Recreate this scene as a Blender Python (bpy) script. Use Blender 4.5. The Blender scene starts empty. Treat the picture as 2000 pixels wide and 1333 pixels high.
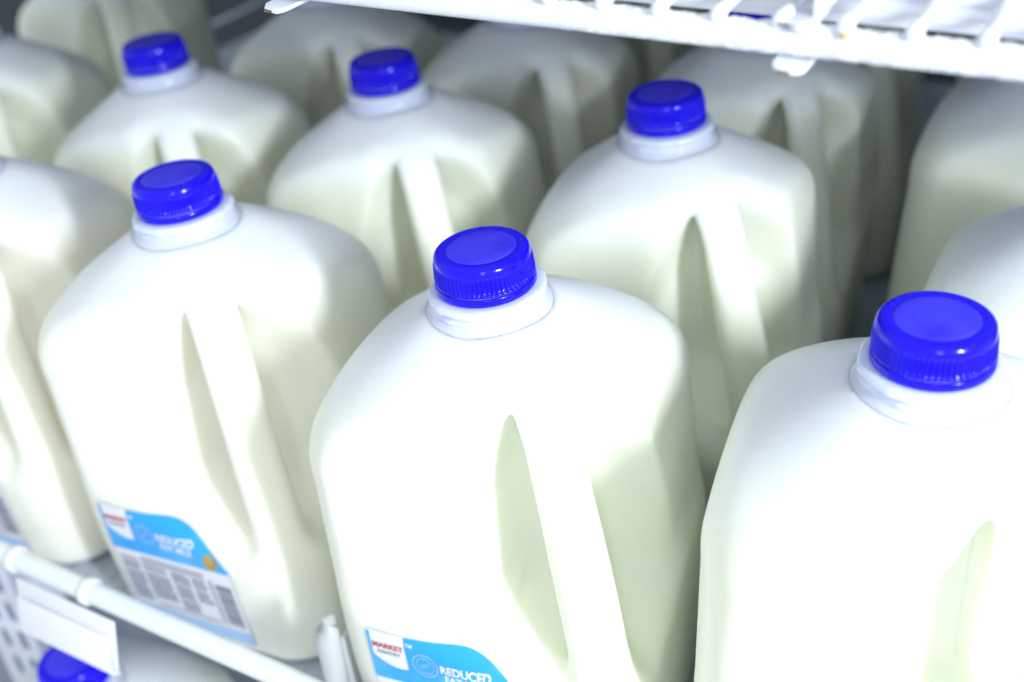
import bpy, math, random
import numpy as np
from mathutils import Matrix, Vector

MM = 0.001
JH = 238.0                      # jug height to the cap top, mm
sc = bpy.context.scene
COL = sc.collection

# ------------------------------------------------------------------ camera
YAW, PITCH, ROLL = map(math.radians, (31.854, 32.583, -4.929))
cy, sy, cp, sp = math.cos(YAW), math.sin(YAW), math.cos(PITCH), math.sin(PITCH)
fw = Vector((-sy*cp, cy*cp, -sp)); r0 = Vector((cy, sy, 0)); u0 = r0.cross(fw)
cr, sr = math.cos(ROLL), math.sin(ROLL)
rr = cr*r0 + sr*u0; uu = -sr*r0 + cr*u0
CAM = Vector((376.99, -324.0, 196.89 + JH))
cam = bpy.data.cameras.new('camera'); camo = bpy.data.objects.new('camera', cam); COL.objects.link(camo)
M = Matrix((rr, uu, -fw)).transposed().to_4x4(); M.translation = CAM*MM
camo.matrix_world = M
cam.sensor_width = 36; cam.lens = 38.714; cam.clip_start = 0.01; cam.clip_end = 50
cam.dof.use_dof = True; cam.dof.focus_distance = 0.415; cam.dof.aperture_fstop = 5.2
sc.camera = camo

# ------------------------------------------------------------------ world, lamps, exposure
w = bpy.data.worlds.new('World'); sc.world = w; w.use_nodes = True
bg = w.node_tree.nodes['Background']; bg.inputs[0].default_value = (0.86, 0.94, 1.0, 1); bg.inputs[1].default_value = 0.62

def area(name, loc, target, sx, sz, power, color):
    l = bpy.data.lights.new(name, 'AREA'); l.shape = 'RECTANGLE'; l.size = sx; l.size_y = sz
    l.energy = power; l.color = color
    o = bpy.data.objects.new(name, l); COL.objects.link(o)
    o.location = Vector(loc)*MM
    o.rotation_euler = (Vector(target)-Vector(loc)).to_track_quat('-Z', 'Y').to_euler()
    return o
area('key_lamp', (1010, -400, 560), (150, 20, 150), 0.06, 0.26, 10.0, (0.88, 0.95, 1.0))
area('front_lamp', (720, -1000, 620), (150, 0, 120), 0.08, 0.7, 2.0, (0.84, 0.92, 1.0))

sc.view_settings.view_transform = 'Standard'; sc.view_settings.look = 'None'
sc.view_settings.gamma = 1; sc.view_settings.use_curve_mapping = False
sc.view_settings.exposure = 0.32
sc.render.engine = 'CYCLES'

# ------------------------------------------------------------------ materials
def mat(name, base, rough=0.4, sss=0.0, radius=(1, 1, 1), sscale=0.01, spec=0.5, metal=0.0, trans=0.0, coat=0.0, bump=None, vary=None):
    m = bpy.data.materials.new(name); m.use_nodes = True
    nt = m.node_tree; b = nt.nodes['Principled BSDF']
    b.inputs['Base Color'].default_value = (*base, 1)
    b.inputs['Roughness'].default_value = rough
    b.inputs['Metallic'].default_value = metal
    b.inputs['Specular IOR Level'].default_value = spec
    b.inputs['Subsurface Weight'].default_value = sss
    b.inputs['Subsurface Radius'].default_value = radius
    b.inputs['Subsurface Scale'].default_value = sscale
    b.inputs['Transmission Weight'].default_value = trans
    b.inputs['Coat Weight'].default_value = coat
    tc = nt.nodes.new('ShaderNodeTexCoord')
    if bump:
        n = nt.nodes.new('ShaderNodeTexNoise'); n.inputs['Scale'].default_value = bump[0]; n.inputs['Detail'].default_value = 4
        bp = nt.nodes.new('ShaderNodeBump'); bp.inputs['Strength'].default_value = bump[1]; bp.inputs['Distance'].default_value = 0.001
        nt.links.new(tc.outputs['Object'], n.inputs['Vector']); nt.links.new(n.outputs['Fac'], bp.inputs['Height'])
        nt.links.new(bp.outputs['Normal'], b.inputs['Normal'])
    if vary:
        n = nt.nodes.new('ShaderNodeTexNoise'); n.inputs['Scale'].default_value = vary[0]; n.inputs['Detail'].default_value = 5
        mx = nt.nodes.new('ShaderNodeMix'); mx.data_type = 'RGBA'
        mr = nt.nodes.new('ShaderNodeMapRange'); mr.inputs['From Min'].default_value = 0.45; mr.inputs['From Max'].default_value = 0.7
        mx.inputs['A'].default_value = (*base, 1); mx.inputs['B'].default_value = (*vary[1], 1)
        nt.links.new(tc.outputs['Object'], n.inputs['Vector']); nt.links.new(n.outputs['Fac'], mr.inputs['Value'])
        nt.links.new(mr.outputs['Result'], mx.inputs['Factor']); nt.links.new(mx.outputs['Result'], b.inputs['Base Color'])
    return m

def milk_material(name, tint):
    m = mat(name, (0.93, 0.93, 0.85), rough=0.38, sss=1.0, radius=(1.0, 0.95, 0.75), sscale=0.010, spec=0.35, bump=(260, 0.10))
    nt = m.node_tree; b = nt.nodes['Principled BSDF']
    tc = nt.nodes.new('ShaderNodeTexCoord'); sep = nt.nodes.new('ShaderNodeSeparateXYZ')
    mr = nt.nodes.new('ShaderNodeMapRange'); mr.interpolation_type = 'SMOOTHSTEP'
    mr.inputs['From Min'].default_value = 0.168; mr.inputs['From Max'].default_value = 0.206
    mx = nt.nodes.new('ShaderNodeMix'); mx.data_type = 'RGBA'
    mx.inputs['A'].default_value = (*tint, 1)      # milk behind the wall
    mx.inputs['B'].default_value = (0.86, 0.895, 0.92, 1)      # empty head space
    nt.links.new(tc.outputs['Object'], sep.inputs[0]); nt.links.new(sep.outputs['Z'], mr.inputs['Value'])
    nt.links.new(mr.outputs['Result'], mx.inputs['Factor']); nt.links.new(mx.outputs['Result'], b.inputs['Base Color'])
    # slow dents, different on every jug
    oi = nt.nodes.new('ShaderNodeObjectInfo'); va = nt.nodes.new('ShaderNodeVectorMath'); va.operation = 'ADD'
    n2 = nt.nodes.new('ShaderNodeTexNoise'); n2.inputs['Scale'].default_value = 22; n2.inputs['Detail'].default_value = 1.5
    b2 = nt.nodes.new('ShaderNodeBump'); b2.inputs['Strength'].default_value = 0.55; b2.inputs['Distance'].default_value = 0.004
    nt.links.new(tc.outputs['Object'], va.inputs[0]); nt.links.new(oi.outputs['Location'], va.inputs[1])
    nt.links.new(va.outputs[0], n2.inputs['Vector']); nt.links.new(n2.outputs['Fac'], b2.inputs['Height'])
    old = b.inputs['Normal'].links[0].from_node
    nt.links.new(b2.outputs['Normal'], old.inputs['Normal'])
    return m
M_MILK = milk_material('milk_filled_plastic', (0.905, 0.94, 0.79))
M_WARM = milk_material('warm_milk_filled_plastic', (0.945, 0.915, 0.80))
M_NECK = mat('clear_collar_plastic', (0.70, 0.75, 0.96), rough=0.2, sss=0.8, radius=(.8, .9, 1), sscale=0.005, spec=0.5)
M_CAP = mat('blue_cap_plastic', (0.010, 0.0015, 0.80), rough=0.16, spec=0.35, sss=0.0, bump=(420, 0.06))
M_DISC = mat('blue_cap_disc', (0.055, 0.045, 0.88), rough=0.35, spec=0.4, bump=(900, 0.3), vary=(60, (0.030, 0.018, 0.80)))  # base lifted above the cap blue: light off the flat top put into colour
M_LABEL = mat('label_film', (0.80, 0.80, 0.86), rough=0.35, bump=(70, 0.35))
M_LBLUE = mat('label_blue', (0.02, 0.36, 0.86), rough=0.3, vary=(28, (0.12, 0.48, 0.90)))
M_LPALE = mat('label_pale_blue', (0.36, 0.56, 0.85), rough=0.3)
M_LWHITE = mat('print_white', (0.80, 0.84, 0.92), rough=0.4)
M_LRED = mat('print_red', (0.55, 0.05, 0.04), rough=0.4)
M_LGREY = mat('print_grey', (0.16, 0.17, 0.26), rough=0.4)
M_LLINE = mat('print_pale_line', (0.30, 0.60, 0.92), rough=0.4)
M_GOLD = mat('print_gold', (0.52, 0.34, 0.04), rough=0.4, vary=(300, (0.25, 0.2, 0.08)))
M_PAINT = mat('white_enamel', (0.78, 0.80, 0.87), rough=0.32, bump=(60, 0.2), coat=0.2)
M_RAIL = mat('white_coated_rail', (0.82, 0.87, 0.88), rough=0.28, coat=0.2, bump=(50, 0.08))
M_FROST = mat('frost', (0.88, 0.91, 0.97), rough=0.7, sss=0.5, sscale=0.004, bump=(700, 0.7))
M_PLAST = mat('white_plastic', (0.88, 0.88, 0.95), rough=0.3, sss=0.5, sscale=0.004)
M_DIV = mat('milky_divider_plastic', (0.66, 0.68, 0.70), rough=0.3, trans=0.3)
M_RUST = mat('worn_metal', (0.14, 0.085, 0.06), rough=0.7, vary=(900, (0.30, 0.22, 0.16)))
M_YEL = mat('yellowed_drip', (0.72, 0.52, 0.12), rough=0.5)
M_DARK = mat('dark_cooler_wall', (0.022, 0.030, 0.045), rough=0.5, vary=(6, (0.03, 0.04, 0.06)))
M_DECK = mat('grey_steel', (0.52, 0.57, 0.66), rough=0.4, bump=(30, 0.2))
M_UPR = mat('painted_upright', (0.82, 0.85, 0.95), rough=0.35)
M_SLOT = mat('slot_shadow', (0.22, 0.27, 0.40), rough=0.8)

# ------------------------------------------------------------------ mesh helpers (input in mm)
def mesh_np(name, V, F, m, smooth=True):
    me = bpy.data.meshes.new(name)
    V = np.asarray(V, float)*MM
    me.from_pydata(V.tolist(), [], [list(map(int, f)) for f in F])
    me.materials.append(m)
    if smooth: me.polygons.foreach_set('use_smooth', [True]*len(me.polygons))
    me.update()
    return me
def part(name, me, parent=None, loc=(0, 0, 0), rot=(0, 0, 0)):
    o = bpy.data.objects.new(name, me); COL.objects.link(o)
    o.location = Vector(loc)*MM; o.rotation_euler = rot
    if parent: o.parent = parent
    return o
def tag(o, label, cat, group=None):
    o['label'] = label; o['category'] = cat
    if group: o['group'] = group
    return o
def empty(name, loc, rot=(0, 0, 0)):
    o = bpy.data.objects.new(name, None); COL.objects.link(o); o.location = Vector(loc)*MM; o.rotation_euler = rot
    o.empty_display_size = 0.02
    return o
class MB:
    def __init__(s): s.V = []; s.F = []
    def add(s, V, F):
        n = len(s.V); s.V += [tuple(v) for v in V]; s.F += [[i+n for i in f] for f in F]
    def box(s, x0, x1, y0, y1, z0, z1):
        V = [(x, y, z) for z in (z0, z1) for y in (y0, y1) for x in (x0, x1)]
        s.add(V, [(0, 2, 3, 1), (4, 5, 7, 6), (0, 1, 5, 4), (2, 6, 7, 3), (0, 4, 6, 2), (1, 3, 7, 5)])
    def tube(s, pts, r, n=20, caps=True):
        pts = [Vector(p) for p in pts]; R = r if hasattr(r, '__len__') else [r]*len(pts)
        V = []; F = []
        for i, p in enumerate(pts):
            d = (pts[min(i+1, len(pts)-1)]-pts[max(i-1, 0)]).normalized()
            a = d.cross(Vector((0, 0, 1)) if abs(d.z) < .9 else Vector((1, 0, 0))).normalized(); b = d.cross(a)
            for k in range(n):
                t = 2*math.pi*k/n; V.append(p+R[i]*(math.cos(t)*a+math.sin(t)*b))
        for i in range(len(pts)-1):
            for k in range(n): F.append((i*n+k, i*n+(k+1) % n, (i+1)*n+(k+1) % n, (i+1)*n+k))
        if caps: F.append(tuple(range(n-1, -1, -1))); F.append(tuple(range((len(pts)-1)*n, len(pts)*n)))
        s.add(V, F)
    def build(s, name, m, parent=None, loc=(0, 0, 0), rot=(0, 0, 0), smooth=False, bevel=0):
        o = part(name, mesh_np(name, s.V, s.F, m, smooth), parent, loc, rot)
        if bevel:
            b = o.modifiers.new('bevel', 'BEVEL'); b.width = bevel*MM; b.segments = 3; b.limit_method = 'ANGLE'
            o.data.polygons.foreach_set('use_smooth', [True]*len(o.data.polygons))
        return o
def lathe(prof, n, mod=None):
    V = []; F = []
    for i, (r, z) in enumerate(prof):
        for k in range(n):
            t = 2*math.pi*k/n
            rr_ = r + (mod(i, r, z, t) if mod else 0)
            V.append((rr_*math.cos(t), rr_*math.sin(t), z))
    for i in range(len(prof)-1):
        for k in range(n): F.append((i*n+k, i*n+(k+1) % n, (i+1)*n+(k+1) % n, (i+1)*n+k))
    return V, F

# ------------------------------------------------------------------ the jug's body as a distance field
HALF, RC = 71.0, 30.0
def smax(a, b, k):
    h = np.maximum(k-np.abs(a-b), 0)/k
    return np.maximum(a, b)+h*h*k*0.25
def smin(a, b, k): return -smax(-a, -b, k)
def jug_sdf(x, y, z):
    # envelope: rounded square prism under a soft four sided shoulder
    bulge = 1.2*np.sin(np.clip((z-8)/90, 0, 1)*math.pi)
    hx = HALF+bulge-2.2*np.clip((z-95)/60, 0, 1)
    qx = np.abs(x)-(hx-RC); qy = np.abs(y)-(hx-RC)
    prism = np.hypot(np.maximum(qx, 0), np.maximum(qy, 0))+np.minimum(np.maximum(qx, qy), 0)-RC
    rho = (np.abs(x)**2.4+np.abs(y)**2.4+1e-6)**(1/2.4)
    sl = 0.63
    cone = ((z-(JH-25.5))+(rho-26)*sl+0.0022*np.maximum(rho-45, 0)**2)/math.hypot(1, sl)
    env = smax(prism, cone, 14)
    # the handle corner is chamfered steeply from the neck down
    a = (x-y)/math.sqrt(2); t = (x+y)/math.sqrt(2)
    ch = ((a-54)*95+(z-(JH-46))*33)/math.hypot(95, 36)
    env = smax(env, ch, 12)
    # the foot
    env = smax(env, -2-z, 10)
    # dished panels on the two faces that meet at the handle corner
    def cutter(px, py, st, lin, q0, qc):      # px along the face towards the handle corner, py out of the face (negative = outward)
        u = px+51
        depth = py+HALF                       # 0 on the face, growing inward
        uu_ = np.clip(u, 0, 101)
        fade = np.clip((JH-21-z-0.030*np.maximum(98-uu_, 0)**2)/26, 0, 1); qc = qc*fade*fade*(3-2*fade)+0.0001
        want = st*(1-np.exp(-uu_/5.0))+lin*uu_+qc*np.maximum(uu_-q0, 0)**2
        want = -smax(-want, -49.0, 14)
        slope = np.where(want > 44, 0.3, lin+2*qc*np.maximum(uu_-q0, 0))
        side = (depth-want)/np.sqrt(1+slope**2)      # inside the cutter when < 0
        low = 94-26*np.clip((u-15)/75, 0, 1)-z+0.50*np.maximum(depth, 0)
        edge = -(px+52)
        c = smax(side, low*0.85, 9); c = smax(c, edge, 6)
        return c
    c1 = cutter(x, y, 3.2, 0.23, 36, 0.034); c2 = cutter(-y, -x, 0.4, 0.07, 38, 0.040)
    cut = smin(c1, c2, 12)
    body = smax(env, -cut, 9)
    # handle: outer shell of the envelope in a narrow slab across the corner
    ww = 12.3+np.clip((80-np.abs(z-150))/80, 0, 1)*-0.8
    ww = ww+6*np.clip((90-z)/40, 0, 1)**1.5
    slab = np.abs(t)-ww
    e2 = env+0.3
    shell = -(env+9.5+5.0*np.clip((JH-62-z)/45, 0, 1))
    hd = smax(smax(slab, e2, 8), shell, 7)
    hd = smax(hd, 32-a, 8); hd = smax(hd, 52-z, 10)
    body = np.maximum(smin(body, hd, 9), env)
    # neck stub
    rc = np.hypot(x, y)
    clear = np.maximum(rc-24.9, (JH-27.2)-z)
    body = smax(body, -clear, 3)
    neck = np.maximum(rc-19.0, np.maximum(z-(JH-24), (JH-60)-z))
    body = np.minimum(body, neck)
    return body

def surface_nets(f, lo, hi, h):
    n = [int(math.ceil((hi[i]-lo[i])/h))+1 for i in range(3)]
    ax = [lo[i]+h*np.arange(n[i]) for i in range(3)]
    X, Y, Z = np.meshgrid(*ax, indexing='ij')
    D = f(X, Y, Z)
    S = D < 0
    nx, ny, nz = n
    acc = np.zeros((nx-1, ny-1, nz-1, 3)); cnt = np.zeros((nx-1, ny-1, nz-1))
    corners = [(i, j, k) for i in (0, 1) for j in (0, 1) for k in (0, 1)]
    def sub(A, c): return A[c[0]:c[0]+nx-1, c[1]:c[1]+ny-1, c[2]:c[2]+nz-1]
    for i, a in enumerate(corners):
        for b in corners[i+1:]:
            if sum(abs(a[q]-b[q]) for q in range(3)) != 1: continue
            da, db = sub(D, a), sub(D, b); m_ = sub(S, a) != sub(S, b)
            tt = np.where(m_, da/np.where(m_, da-db, 1), 0)
            for q in range(3): acc[..., q] += np.where(m_, a[q]+(b[q]-a[q])*tt, 0)
            cnt += m_
    act = cnt > 0
    idx = -np.ones(act.shape, int); idx[act] = np.arange(act.sum())
    I = np.argwhere(act)
    V = np.array(lo)+h*(I+acc[act]/cnt[act][:, None])
    F = []
    for q in range(3):
        sl0 = [slice(None)]*3; sl1 = [slice(None)]*3; sl0[q] = slice(0, -1); sl1[q] = slice(1, None)
        e = S[tuple(sl0)] != S[tuple(sl1)]; sgn = S[tuple(sl0)]
        P = np.argwhere(e); o = [(q+1) % 3, (q+2) % 3]
        P = P[(P[:, o[0]] > 0) & (P[:, o[1]] > 0) & (P[:, o[0]] < n[o[0]]-1) & (P[:, o[1]] < n[o[1]]-1)]
        def at(d0, d1):
            Q = P.copy(); Q[:, o[0]] -= d0; Q[:, o[1]] -= d1
            return idx[Q[:, 0], Q[:, 1], Q[:, 2]]
        qd = np.stack([at(1, 1), at(0, 1), at(0, 0), at(1, 0)], 1)
        g = sgn[P[:, 0], P[:, 1], P[:, 2]]
        qd[~g] = qd[~g][:, ::-1]
        F.append(qd)
    F = np.concatenate(F)
    # polish: put vertices on the zero surface and relax
    nb = np.concatenate([F[:, [0, 1]], F[:, [1, 2]], F[:, [2, 3]], F[:, [3, 0]]]); nb = np.concatenate([nb, nb[:, ::-1]])
    deg = np.bincount(nb[:, 0], minlength=len(V))
    for it in range(3):
        A = np.stack([np.bincount(nb[:, 0], weights=V[nb[:, 1], q], minlength=len(V)) for q in range(3)], 1)/deg[:, None]
        V = V+0.6*(A-V)
        e = .5; d = f(V[:, 0], V[:, 1], V[:, 2])
        G = np.stack([f(V[:, 0]+e*(q == 0), V[:, 1]+e*(q == 1), V[:, 2]+e*(q == 2))-d for q in range(3)], 1)/e
        V = V-G*(d/np.maximum((G**2).sum(1), .1))[:, None]
    return V, F

jv, jf = surface_nets(jug_sdf, (-80, -80, -8), (80, 80, 220), 1.7)
ME_BODY = mesh_np('bottle', jv, jf, M_MILK)

# collar (empty neck of the bottle)
def collar_mod(i, r, z, t):
    if abs(z-(JH-18.5)) < 2.2: return 0.5*max(0, math.cos(9*t))**2
    if abs(z-(JH-22.3)) < 0.8: return 0.9*max(0, math.cos(7*t+.6))**1.5
    return 0
prof = [(28.5, JH-30.5), (27.0, JH-28.0), (25.8, JH-26.4), (25.2, JH-25.3), (24.2, JH-24.7), (23.4, JH-23.9), (22.9, JH-23.2), (22.7, JH-22.6), (22.7, JH-22.0),
        (22.4, JH-21.4), (22.2, JH-20.9), (22.7, JH-20.3), (23.4, JH-19.7), (23.7, JH-18.8), (23.5, JH-17.9), (22.8, JH-17.2), (21.4, JH-16.8), (19.0, JH-16.6), (17, JH-16.4), (17, JH-4)]
V, F = lathe(prof, 126, collar_mod); ME_NECK = mesh_np('neck', V, F, M_NECK)
# cap: knurled skirt, smooth rim, tamper band
NR = 66
def cap_mod(i, r, z, t):
    k = CAPR[i]
    return k*(0.95*(max(0, math.cos(NR*t))**0.8)-0.60)
cp_ = [(19.95, -12.2, 0), (19.95, -11.7, 0), (19.75, -11.35, .2), (19.7, -11.0, 1), (19.6, -9.5, 1), (19.5, -8, 1), (19.4, -6.5, 1), (19.3, -5.2, 1), (19.25, -4.7, .5), (19.2, -4.3, 0),
       (19.1, -3.2, 0), (18.9, -2.2, 0), (18.5, -1.35, 0), (17.9, -0.75, 0), (17.1, -0.35, 0), (16.0, -0.25, 0), (15.0, -0.35, 0), (14.3, -0.5, 0), (13.8, -0.45, 0)]
CAPR = [c[2] for c in cp_]
V, F = lathe([(r, z+JH) for r, z, _ in cp_], NR*8, cap_mod)
ME_CAP = mesh_np('cap', V, F, M_CAP)
V, F = lathe([(19.4, -12.9), (19.9, -12.7), (20.2, -13.2), (20.3, -14.6), (20.25, -15.6), (19.9, -16.1), (19.2, -16.2)], 96)
V = [(x, y, z+JH) for x, y, z in V]; ME_BAND = mesh_np('tamper_band', V, F, M_CAP)
V, F = lathe([(13.8, -0.45), (13.4, -0.2), (12.6, -0.08), (7, -0.05), (0.02, -0.05)], 96)
V = [(x, y, z+JH) for x, y, z in V]; ME_DISC = mesh_np('top_disc', V, F, M_DISC)

# ------------------------------------------------------------------ the paper label, wrapped on the front face
def surf_y(x, z):
    x = np.asarray(x, float); z = np.asarray(z, float)
    lo = np.full(x.shape, -90.0); hi = np.full(x.shape, -20.0)
    for _ in range(26):
        m_ = (lo+hi)/2; ins = jug_sdf(x, m_, z) < 0
        hi = np.where(ins, m_, hi); lo = np.where(ins, lo, m_)
    return hi
LX0, LX1, LZ0, LZ1 = -50.0, 31.0, 8.0, 87.0
def ltop(x):                     # top edge of the label falls away in an arc to the right
    t = np.clip((np.asarray(x, float)-LX0)/(LX1-LX0), 0, 1)
    return LZ1-4*t-22*np.clip((t-.5)/.5, 0, 1)**2.2
def drape(V2, F, off, name, m, parent_cache, smooth=True):
    V2 = np.array(V2, float); V2[:, 0] = (V2[:, 0]+50)*0.94-45.8; y = surf_y(V2[:, 0], V2[:, 1])-off
    return mesh_np(name, np.stack([V2[:, 0], y, V2[:, 1]], 1), F, m, smooth)
def strip(x0, x1, bot, top, nx, nz):
    V = []; F = []
    for i in range(nx+1):
        x = x0+(x1-x0)*i/nx; b = float(bot(x)); t = float(top(x))
        for k in range(nz+1): V.append((x, b+(t-b)*k/nz))
    for i in range(nx):
        for k in range(nz): F.append((i*(nz+1)+k, (i+1)*(nz+1)+k, (i+1)*(nz+1)+k+1, i*(nz+1)+k+1))
    return V, F
def text_mesh(body, size, cx, cz, rot=0.0, bold=0.0, sx=1.0):
    cu = bpy.data.curves.new('lettering', 'FONT'); cu.body = body; cu.size = size; cu.align_x = 'CENTER'; cu.align_y = 'CENTER'
    cu.offset = bold; cu.resolution_u = 3
    o = bpy.data.objects.new('lettering', cu); COL.objects.link(o)
    dg = bpy.context.evaluated_depsgraph_get(); me = bpy.data.meshes.new_from_object(o.evaluated_get(dg))
    bpy.data.objects.remove(o); bpy.data.curves.remove(cu)
    c, s = math.cos(rot), math.sin(rot)
    V = [(cx+(v.co.x*sx*c-v.co.y*s), cz+(v.co.x*sx*s+v.co.y*c)) for v in me.vertices]; F = [tuple(p.vertices) for p in me.polygons]
    bpy.data.meshes.remove(me)
    return V, F
def join2(lst):
    V = []; F = []
    for v, f in lst:
        n = len(V); V += list(v); F += [tuple(i+n for i in q) for q in f]
    return V, F
def ring(cx, cz, r0_, r1_, n=40):
    V = []; F = []
    for k in range(n):
        t = 2*math.pi*k/n
        V += [(cx+r0_*math.cos(t), cz+r0_*math.sin(t)), (cx+r1_*math.cos(t), cz+r1_*math.sin(t))]
    for k in range(n):
        a = 2*k; b = 2*((k+1) % n); F.append((a, b, b+1, a+1))
    return V, F
ZB = lambda x: 58.0+1.5*(np.asarray(x)-LX0)/(LX1-LX0)      # foot of the blue band
V, F = strip(LX0, LX1, lambda x: LZ0, lambda x: ltop(x), 60, 24)
ME_LABEL = drape(V, F, 0.35, 'label', M_LABEL, None)
# blue band with the white badge corner left open
def bandtop(x):
    x = float(x); t = float(ltop(x))
    if x < -48.2: return t-1
    if x < -30.5:
        u = (x+48.2)/17.7
        return t-14.5-3.8*math.sin(u*math.pi*.9)*0.8-3.5*u
    return t
V1, F1 = strip(LX0, -48.21, ZB, lambda x: bandtop(x), 2, 10)
V2, F2 = strip(-48.2, -30.6, ZB, lambda x: bandtop(x), 20, 8)
V3, F3 = strip(-30.5, LX1, ZB, lambda x: bandtop(x), 50, 12)
V, F = join2([(V1, F1), (V2, F2), (V3, F3)]); ME_LB = drape(V, F, 0.55, 'blue_band', M_LBLUE, None)
V, F = strip(LX0, LX1, lambda x: LZ0, lambda x: LZ0+9, 50, 3); ME_LP = drape(V, F, 0.55, 'pale_band', M_LPALE, None)
V, F = text_mesh('MARKET', 4.2, -39.4, 78.9, 0, .1, 1.0); ME_T1 = drape(V, F, .75, 'lettering', M_LRED, None, False)
V, F = text_mesh('PANTRY', 3.0, -39.4, 75.0, 0, .04, 1.05); ME_T2 = drape(V, F, .75, 'lettering', M_LGREY, None, False)
V, F = join2([text_mesh('REDUCED', 6.0, -1.0, 73.2, 0, .2, 0.92), text_mesh('FAT MILK', 5.6, -1.0, 67.8, 0, .17, 0.92), text_mesh('TM', 2.6, -28.0, 82.5, 0, .05)])
ME_T3 = drape(V, F, .75, 'lettering', M_LWHITE, None, False)
V, F = join2([ring(-21, 73, 6.0, 6.6), ring(-21, 73, 4.2, 4.6), text_mesh('rBST', 3.0, -21, 73, .45, .05), text_mesh('FREE', 1.8, -21, 77.2, 0, .0), text_mesh('PLEDGE', 1.7, -21, 68.7, 0, .0)])
ME_SEAL = drape(V, F, .75, 'round_stamp', M_LLINE, None, False)
V = [(20.5, 65.0)]+[(20.5+4.6*math.cos(2*math.pi*k/32)*(1+.04*math.cos(8*k)), 65.0+4.6*math.sin(2*math.pi*k/32)) for k in range(32)]
F = [(0, 1+k, 1+(k+1) % 32) for k in range(32)]
ME_GOLD = drape(V, F, .75, 'gold_seal', M_GOLD, None, False)
rnd = random.Random(4)
bars = []; z = 21.0
while z < 51:
    hgt = rnd.choice((.35, .5, .8, 1.2)); bars.append(strip(18.5, 29.0, lambda x, z=z: z, lambda x, z=z, h=hgt: z+h, 6, 1)); z += hgt+rnd.choice((.4, .6, .9))
V, F = join2(bars); ME_BAR = drape(V, F, .75, 'barcode', M_LGREY, None, False)
lines = []
for bx0, bx1, zz0, zz1 in ((-47, -34, 22, 53), (-32, -15, 26, 50), (-12.5, 0, 22, 50), (2, 12, 32, 50)):
    z = zz1
    while z > zz0:
        x = bx0
        while x < bx1-1.5:
            wd = rnd.uniform(1, 4); e = min(x+wd, bx1); lines.append(strip(x, e, lambda q, z=z: z-.42, lambda q, z=z: z+.12, max(1, int((e-x)/1.5)), 1)); x = e+.5
        z -= 1.15 if rnd.random() > .12 else 2.0
for zz in (54.6, 52.2, 20.5): lines.append(strip(-32, 12, lambda q, zz=zz: zz-.3, lambda q, zz=zz: zz+.5, 30, 1))
for xx in (14.2, 16.2): lines.append(strip(xx, xx+.5, lambda q: 20, lambda q: 52, 1, 14))
V, F = join2(lines); ME_LINES = drape(V, F, .75, 'fine_print', M_LGREY, None, False)

def make_jug(loc, rotz, label, labelled, lean=0, warm=False, group='gallon jugs of milk standing in rows on the cooler shelf'):
    # lean: degrees the jug leans towards the left of the aisle side; the cap stays where it was measured
    al = math.radians(-lean); ax = Vector((-sy, cy, 0))
    R = Matrix.Rotation(al, 4, ax)
    top = R @ Vector((0, 0, JH))
    t = empty('milk_jug', Vector(loc)-Vector((top.x, top.y, 0)), (R @ Matrix.Rotation(math.radians(rotz), 4, 'Z')).to_euler())
    tag(t, label, 'milk jug', group)
    bo = part('bottle', ME_BODY, t)
    if warm:
        bo.material_slots[0].link = 'OBJECT'; bo.material_slots[0].material = M_WARM
    part('neck', ME_NECK, t)
    c = part('cap', ME_CAP, t, rot=(0, 0, rnd.uniform(0, 6)))
    part('tamper_band', ME_BAND, c); part('top_disc', ME_DISC, c)
    if labelled:
        l = part('label', ME_LABEL, t)
        for nme, me in (('blue_band', ME_LB), ('pale_band', ME_LP), ('lettering', ME_T1), ('lettering', ME_T2), ('lettering', ME_T3), ('round_stamp', ME_SEAL), ('gold_seal', ME_GOLD), ('barcode', ME_BAR), ('fine_print', ME_LINES)):
            part(nme, me, l)
    return t

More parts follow.
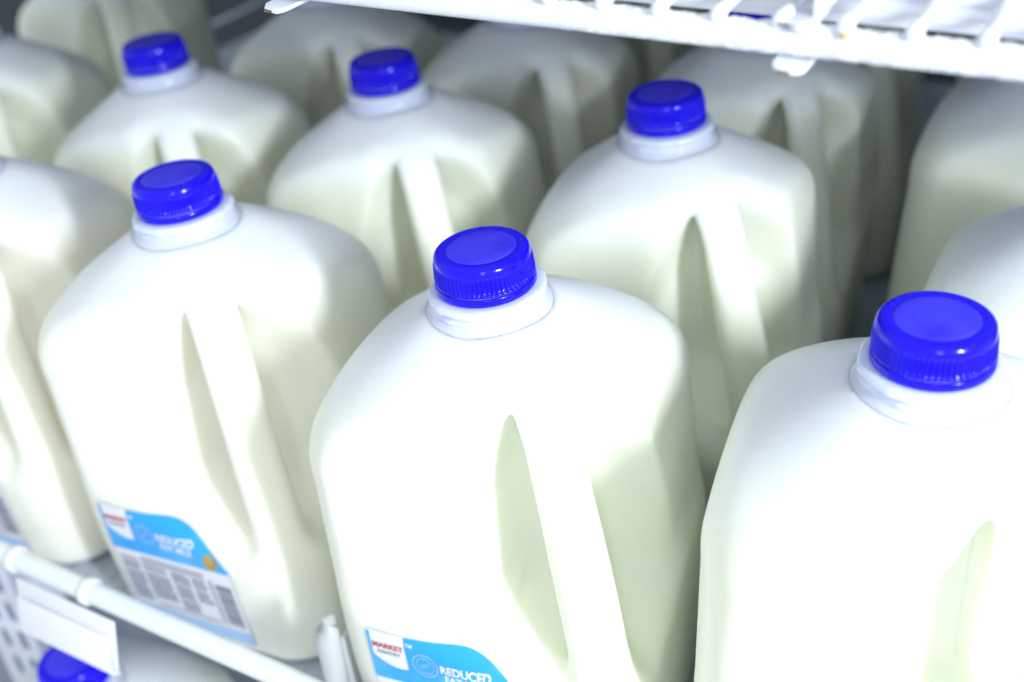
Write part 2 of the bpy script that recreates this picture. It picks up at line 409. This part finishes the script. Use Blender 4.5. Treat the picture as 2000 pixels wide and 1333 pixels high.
DX, DY = 168.535, 165.316
def g(c, r, ox=0, oy=0): return (c*DX+ox, r*DY+oy, 0)
JUGS = [
 (g(0, 0, -1.5, 1.3), 4, 'front milk jug at left whose blue label with barcode shows above the rail', 1, 3),
 (g(1, 0, 1.2, -7.3), 6, 'front milk jug in the centre, its blue label cut by the lower photo edge', 1, 3),
 (g(2, 0, -.8, 4.7), 8, 'largest, nearest milk jug in the lower right corner with the biggest blue cap', 1, 1.5),
 (g(-1, 0, 0, 0), 6, 'front milk jug cut by the left photo edge, only its rounded right side showing', 1, 2),
 (g(-1, 1, .5, -10.3), 1, 'second row milk jug with the leftmost upright blue cap, below the dark gap', 0, 3.5),
 (g(0, 1, -2.9, 6.6), 3, 'second row milk jug, its cap between the left and centre front caps', 0, 3.5),
 (g(1, 1, 3.6, 5.0), 6, 'second row milk jug behind the centre front jug, cap left of the hanging tab', 0, 3.5),
 (g(2, 1, 40, -18), 0, 'second row milk jug at the right photo edge, pale shoulder behind the biggest blue cap', 0, 3.5),
 (g(-2, 1, -34, 0), 6, 'blurred second row milk jug cut by the left photo edge beside the leftmost upright cap', 0, 3.5),
 ((-470, 385, 0), 8, 'third row milk jug in the top left corner, left of the dark gap', 0, 0),
 (g(-1, 2, 0, 4), 4, 'third row milk jug just right of the dark gap, collar under the left tab', 0, 0),
 (g(0, 2, 0, 4), 6, 'third row milk jug with its collar under the middle of the upper shelf rail', 0, 0),
 (g(1, 2, 0, 2), 4, 'third row milk jug directly behind the right hanging tab of the upper shelf', 0, 0),
 (g(2, 2, 6, 0), 0, 'third row milk jug at the right photo edge directly under the upper shelf rail', 0, 0),
 (g(0, 3, 0, 4), 6, 'far back milk jug, blurred strip between the left and middle third row jugs', 0, 0),
 (g(1, 3, 0, 4), 6, 'far back milk jug, dim strip between the middle and right third row jugs', 0, 0),
 (g(2, 3, 0, 4), 0, 'far back milk jug in the dim gap left of the right edge jugs', 0, 0),
]
for k, (loc, rz, lab, lb, ln) in enumerate(JUGS): make_jug(loc, rz, lab, lb, ln, warm=k in (0, 3))

# ------------------------------------------------------------------ camera ray helper used only to find measurements
def ray(px, py, plane_axis, val):
    d = fw + rr*((px-1000)/2150.765) - uu*((py-666.5)/2150.765)
    s = (val-CAM[plane_axis])/d[plane_axis]
    return CAM+d*s

# ------------------------------------------------------------------ setting: cooler interior
b = MB(); b.box(-1500, 1400, 900, 940, -700, 1100); o = b.build('back_wall', M_DARK); o['kind'] = 'structure'
b = MB(); b.box(-1500, 1400, -90, 899, -720, -700); o = b.build('floor', M_DECK); o['kind'] = 'structure'

# shelf that carries the jugs
sh = empty('wire_shelf', (0, 0, -6)); tag(sh, 'white wire shelf carrying the rows of jugs, thick white rail along its front', 'shelf')
RY, RZ = -90.0, 35.5
def tube_obj(name, pts, r, m, parent, n=20):
    b = MB(); b.tube(pts, r, n); return b.build(name, m, parent, smooth=True)
tube_obj('front_rail', [(x, RY, RZ+10) for x in range(-700, 701, 50)], 5.6, M_RAIL, sh, 28)
tube_obj('lower_rail', [(x, RY+7, 33) for x in range(-700, 701, 50)], 2.6, M_PAINT, sh, 18)
b = MB(); b.box(-700, 700, -60, 880, 0, 3.2)
for x in range(-690, 700, 12): b.box(x, x+3, -60, 880, 3.2, 3.9)
b.build('ribbed_mat', M_DECK, sh)

# ring clips on the rail and the price holder hanging from them
for i, (px, lab) in enumerate(((35, 'small white ring clip round the front rail, nearest the left photo edge'), (176, 'small white ring clip round the front rail at the right end of the price holder'))):
    p = ray(px, 1096 if i == 0 else 1156, 1, RY)
    cl = MB()
    cl.tube([(-2.6, 0, 0), (2.6, 0, 0)], 7.2, 28)
    c = cl.build('rail_clip', M_PLAST, None, (p.x, RY, RZ+4), smooth=False, bevel=1.2); tag(c, lab, 'clip', 'ring clips on the front rail')
hold = empty('price_holder', (-60, RY-9, RZ+1), (math.radians(-28), 0, 0))
tag(hold, 'blank white price tag holder hanging from the front rail at the lower left', 'price holder')
# price holder: thin plastic flap with a folded lip, plus a blank card behind its window
def quad_plate(pts, th, name, m, parent):
    pts = [Vector(p) for p in pts]; n = (pts[1]-pts[0]).cross(pts[3]-pts[0]).normalized()*th
    b = MB(); b.add([p for p in pts]+[p+n for p in pts], [(0, 1, 2, 3), (7, 6, 5, 4), (0, 4, 5, 1), (1, 5, 6, 2), (2, 6, 7, 3), (3, 7, 4, 0)])
    return b.build(name, m, parent, bevel=.5)
HX0, HX1 = -22, 50
hold.rotation_euler = (math.radians(-14), 0, 0)
quad_plate([(HX0, 0, 0), (HX1, 0, 0), (HX1, 0, -29), (HX0, 0, -29)], 1.6, 'flap', M_PLAST, hold)
quad_plate([(HX0-.5, -3, -29.5), (HX1+.5, -3, -29.5), (HX1+.5, 2.0, -31.5), (HX0-.5, 2.0, -31.5)], 1.4, 'lip', M_PLAST, hold)
quad_plate([(HX0+2, -1.9, -9), (HX1-2, -1.9, -9), (HX1-2, -1.9, -28.5), (HX0+2, -1.9, -28.5)], .4, 'card', mat('blank_card', (.93, .92, .97), .3), hold)

# clear divider post between the two front jugs
dv = empty('row_divider', (118, RY+8, 0)); tag(dv, 'milky plastic row divider standing between the left and the centre front jugs at the rail', 'divider')
b = MB(); b.tube([(0, 0, 0), (0, 0, 70), (0, 1, 74), (0, 3, 77), (0, 6, 79)], [5.5, 5.5, 5, 3.8, 1.5], 20); b.build('post', M_DIV, dv, smooth=True)
b = MB(); b.box(-1.2, 1.2, 4, 240, 0, 62); b.build('blade', M_DIV, dv, bevel=.6)

# perforated upright at the left
up = empty('slotted_upright', (-188, -64, -330)); tag(up, 'pale slotted metal upright in the lower left corner beside the lower jug', 'upright')
b = MB(); b.box(-26, 26, 0, 3, -300, 322); b.box(-26, -24, 3, 30, -300, 322); b.box(24, 26, 3, 30, -300, 322); b.build('channel', M_UPR, up, bevel=.8)
for k in range(14):
    for x in (-7, 12):
        b = MB(); z = 312-k*26+(0 if x < 0 else 6); pts = []
        for j in range(24):
            t = 2*math.pi*j/24; pts.append((x+3.4*math.cos(t), -.35, z+(5 if math.sin(t) > 0 else -5)+3.4*math.sin(t)))
        n = len(pts); b.add(pts+[(p[0], .4, p[2]) for p in pts], [tuple(range(n))]+[(i, (i+1) % n, n+(i+1) % n, n+i) for i in range(n)])
        b.build('slot', M_SLOT, up)

# lower shelf and its jugs
LZ = -53.0-JH
ls = empty('lower_shelf', (0, 0, LZ-1.8)); tag(ls, 'lower wire shelf carrying the jugs below the front rail', 'shelf')
b = MB()
b.tube([(-700, -165, -3), (700, -165, -3)], 5, 16); b.build('front_rail', M_PAINT, ls, smooth=True)
b = MB(); b.box(-700, 700, -158, 600, -5, -.3); b.build('ribbed_mat', M_DECK, ls)
G2 = 'gallon jugs of milk on the lower shelf'
make_jug((-100, -80, LZ), 10, 'lower shelf milk jug whose blue cap shows under the price tag holder', 1, group=G2)
make_jug((75, -76, LZ), 6, 'lower shelf milk jug below the labelled front jug, only a pale blurred shoulder showing', 1, group=G2)
make_jug((245, -80, LZ), 6, 'lower shelf milk jug at the bottom edge below the centre front jug, almost wholly hidden', 1, group=G2)

# ------------------------------------------------------------------ upper wire shelf
us = empty('upper_wire_shelf', (0, -8, 333.8), (0, .0165, 0)); tag(us, 'frosted white wire shelf crossing the top of the picture above the caps', 'shelf')
TR = 4.4
tube_obj('front_rail', [(x, 0, 0) for x in range(-500, 701, 40)], TR, M_PAINT, us, 28)
# frost crust: lumpy sleeve over part of the rail
rn = np.random.RandomState(3)
def noise1(n, seed, octs=((3, 1), (7, .5), (17, .3), (41, .2))):
    r_ = np.random.RandomState(seed); x = np.linspace(0, 1, n); y = np.zeros(n)
    for f_, a_ in octs:
        k = r_.rand(int(f_*12)+2); y += a_*np.interp(x*(len(k)-1), np.arange(len(k)), k)
    return y
def frost_sleeve(x0, x1, step, amt, name):
    nxs = int((x1-x0)/step); nk = 40
    V = []; F = []
    r_ = np.random.RandomState(int(x0)+900)
    base = np.array([noise1(nk, s) for s in range(1)])
    A = r_.rand(nxs+1, nk)
    def blur(A, k):
        B = A.copy()
        for _ in range(k): B = (B+np.roll(B, 1, 0)+np.roll(B, -1, 0)+np.roll(B, 1, 1)+np.roll(B, -1, 1))/5
        return B
    N = (blur(A, 0)-.5)*.35+(blur(A, 2)-.5)*1.4+(blur(A, 12)-.5)*3.4
    for i in range(nxs+1):
        x = x0+step*i; env = min(1, min(i, nxs-i)/10)
        for k in range(nk):
            t = 2*math.pi*k/nk; s = math.sin(t)
            a = amt*(.16+.6*max(0, s)**.7+.12*max(0, -s))
            rad = TR-.25+env*(.15+max(0, a*(.55+N[i, k])))
            V.append((x, rad*math.cos(t), rad*math.sin(t)))
    for i in range(nxs):
        for k in range(nk): F.append((i*nk+k, i*nk+(k+1) % nk, (i+1)*nk+(k+1) % nk, (i+1)*nk+k))
    part(name, mesh_np(name, V, F, M_FROST), us)
frost_sleeve(206, 268, .6, 1.0, 'frost_crust')
frost_sleeve(262, 420, .6, 1.2, 'frost_crust')
frost_sleeve(120, 170, .6, .35, 'frost_crust')
for i, x in enumerate(range(-478, 690, 19)):
    xx = x+ (228.5-209)  # keeps the rods where the photo shows them
    b = MB(); pts = [(xx, -3.0, TR-.6), (xx, -1.2, TR+1.4), (xx, 3, TR+2.0), (xx, 14, TR+1.9), (xx, 860, TR+1.9)]
    b.tube(pts, [2.2, 2.7, 2.3, 1.8, 1.8], 12); b.build('cross_wire', M_PAINT, us, smooth=True)
b = MB(); b.box(-500, 700, 21.5, 34.5, -.6, TR-.8); b.build('flat_bar', M_PAINT, us, bevel=.7)
b = MB(); b.box(-500, 700, 47, 860, TR+4.4, TR+7); b.build('ribbed_mat', M_PAINT, us)
cm = MB(); cm.box(-500, 700, 36, 38, TR-3, TR+6.5)
for k in range(500): cm.box(-500+k*2.4, -498.7+k*2.4, 38, 47.5, TR+4.2, TR+5.6)
o = cm.build('comb_strip', M_PAINT, us)
b = MB(); b.box(291, 293.2, 2, 34, TR+2, TR+14); b.build('bracket', M_PAINT, us, bevel=.5)
b = MB(); b.tube([(302.1+.4, -4.9, 3.2), (302.1+.5, -4.2, 5.0)], [1.0, .7], 12); b.build('yellow_drip', M_YEL, us, smooth=True)

# hanging tabs: bent plates with a slot
def tab(x, name, length=11.5, wid=11, tiltz=0, drop=-3.0, parent=us):
    # outline in the plate's plane (u along the shelf, v forward), with a rectangular slot
    W2 = wid/2
    pts = [(-W2*.75, 9), (-W2, 3), (-W2*.98, -length*.62), (-W2*.62, -length*.93), (-W2*.2, -length), (W2*.55, -length), (W2*.9, -length*.8), (W2, -length*.4), (W2*1.05, 9)]
    b = MB(); n = len(pts); th = 1.5
    V = [(u, v, -.2*max(0, -v)) for u, v in pts]+[(u, v, -.2*max(0, -v)-th) for u, v in pts]
    b.add(V, [tuple(range(n-1, -1, -1)), tuple(range(n, 2*n))]+[(i, (i+1) % n, n+(i+1) % n, n+i) for i in range(n)])
    t = b.build(name, M_PAINT, parent, (x, 0, -TR-.2), (0, 0, tiltz), bevel=.45)
    s = MB(); s.box(-3.0, .9, -length-.25, -length+1.2, -.2*length-1.3, -.2*length-.3); s.build('slot', M_RUST, t)
    return t
tab(95.5, 'hanging_tab', 9.0, 12, math.radians(-8))
tab(287.5, 'hanging_tab', 8.5, 11, 0)
b = MB(); b.box(-5.5, 5.5, -4.5, 12, 0, 1.4); t = b.build('clip_plate', M_PAINT, us, (288, 0, TR+.6), bevel=.5)
b = MB(); b.tube([(-1.5, -4.6, 0), (4.5, -4.6, 0)], 1.1, 12); b.build('clip_edge', M_PAINT, t, smooth=True)
b = MB(); b.box(-5, -1.8, -4.75, -4.2, .1, 1.0); b.build('slot', M_RUST, t)

# faint wire far back in the dark gap
fb = MB(); fb.tube([(-588-60, 600, 73.5-24), (-476+60, 600, 117+24)], 2.6, 10); o = fb.build('brace_wire', M_DECK, None, smooth=True)
tag(o, 'thin grey brace wire slanting through the dark gap at the top left', 'wire')
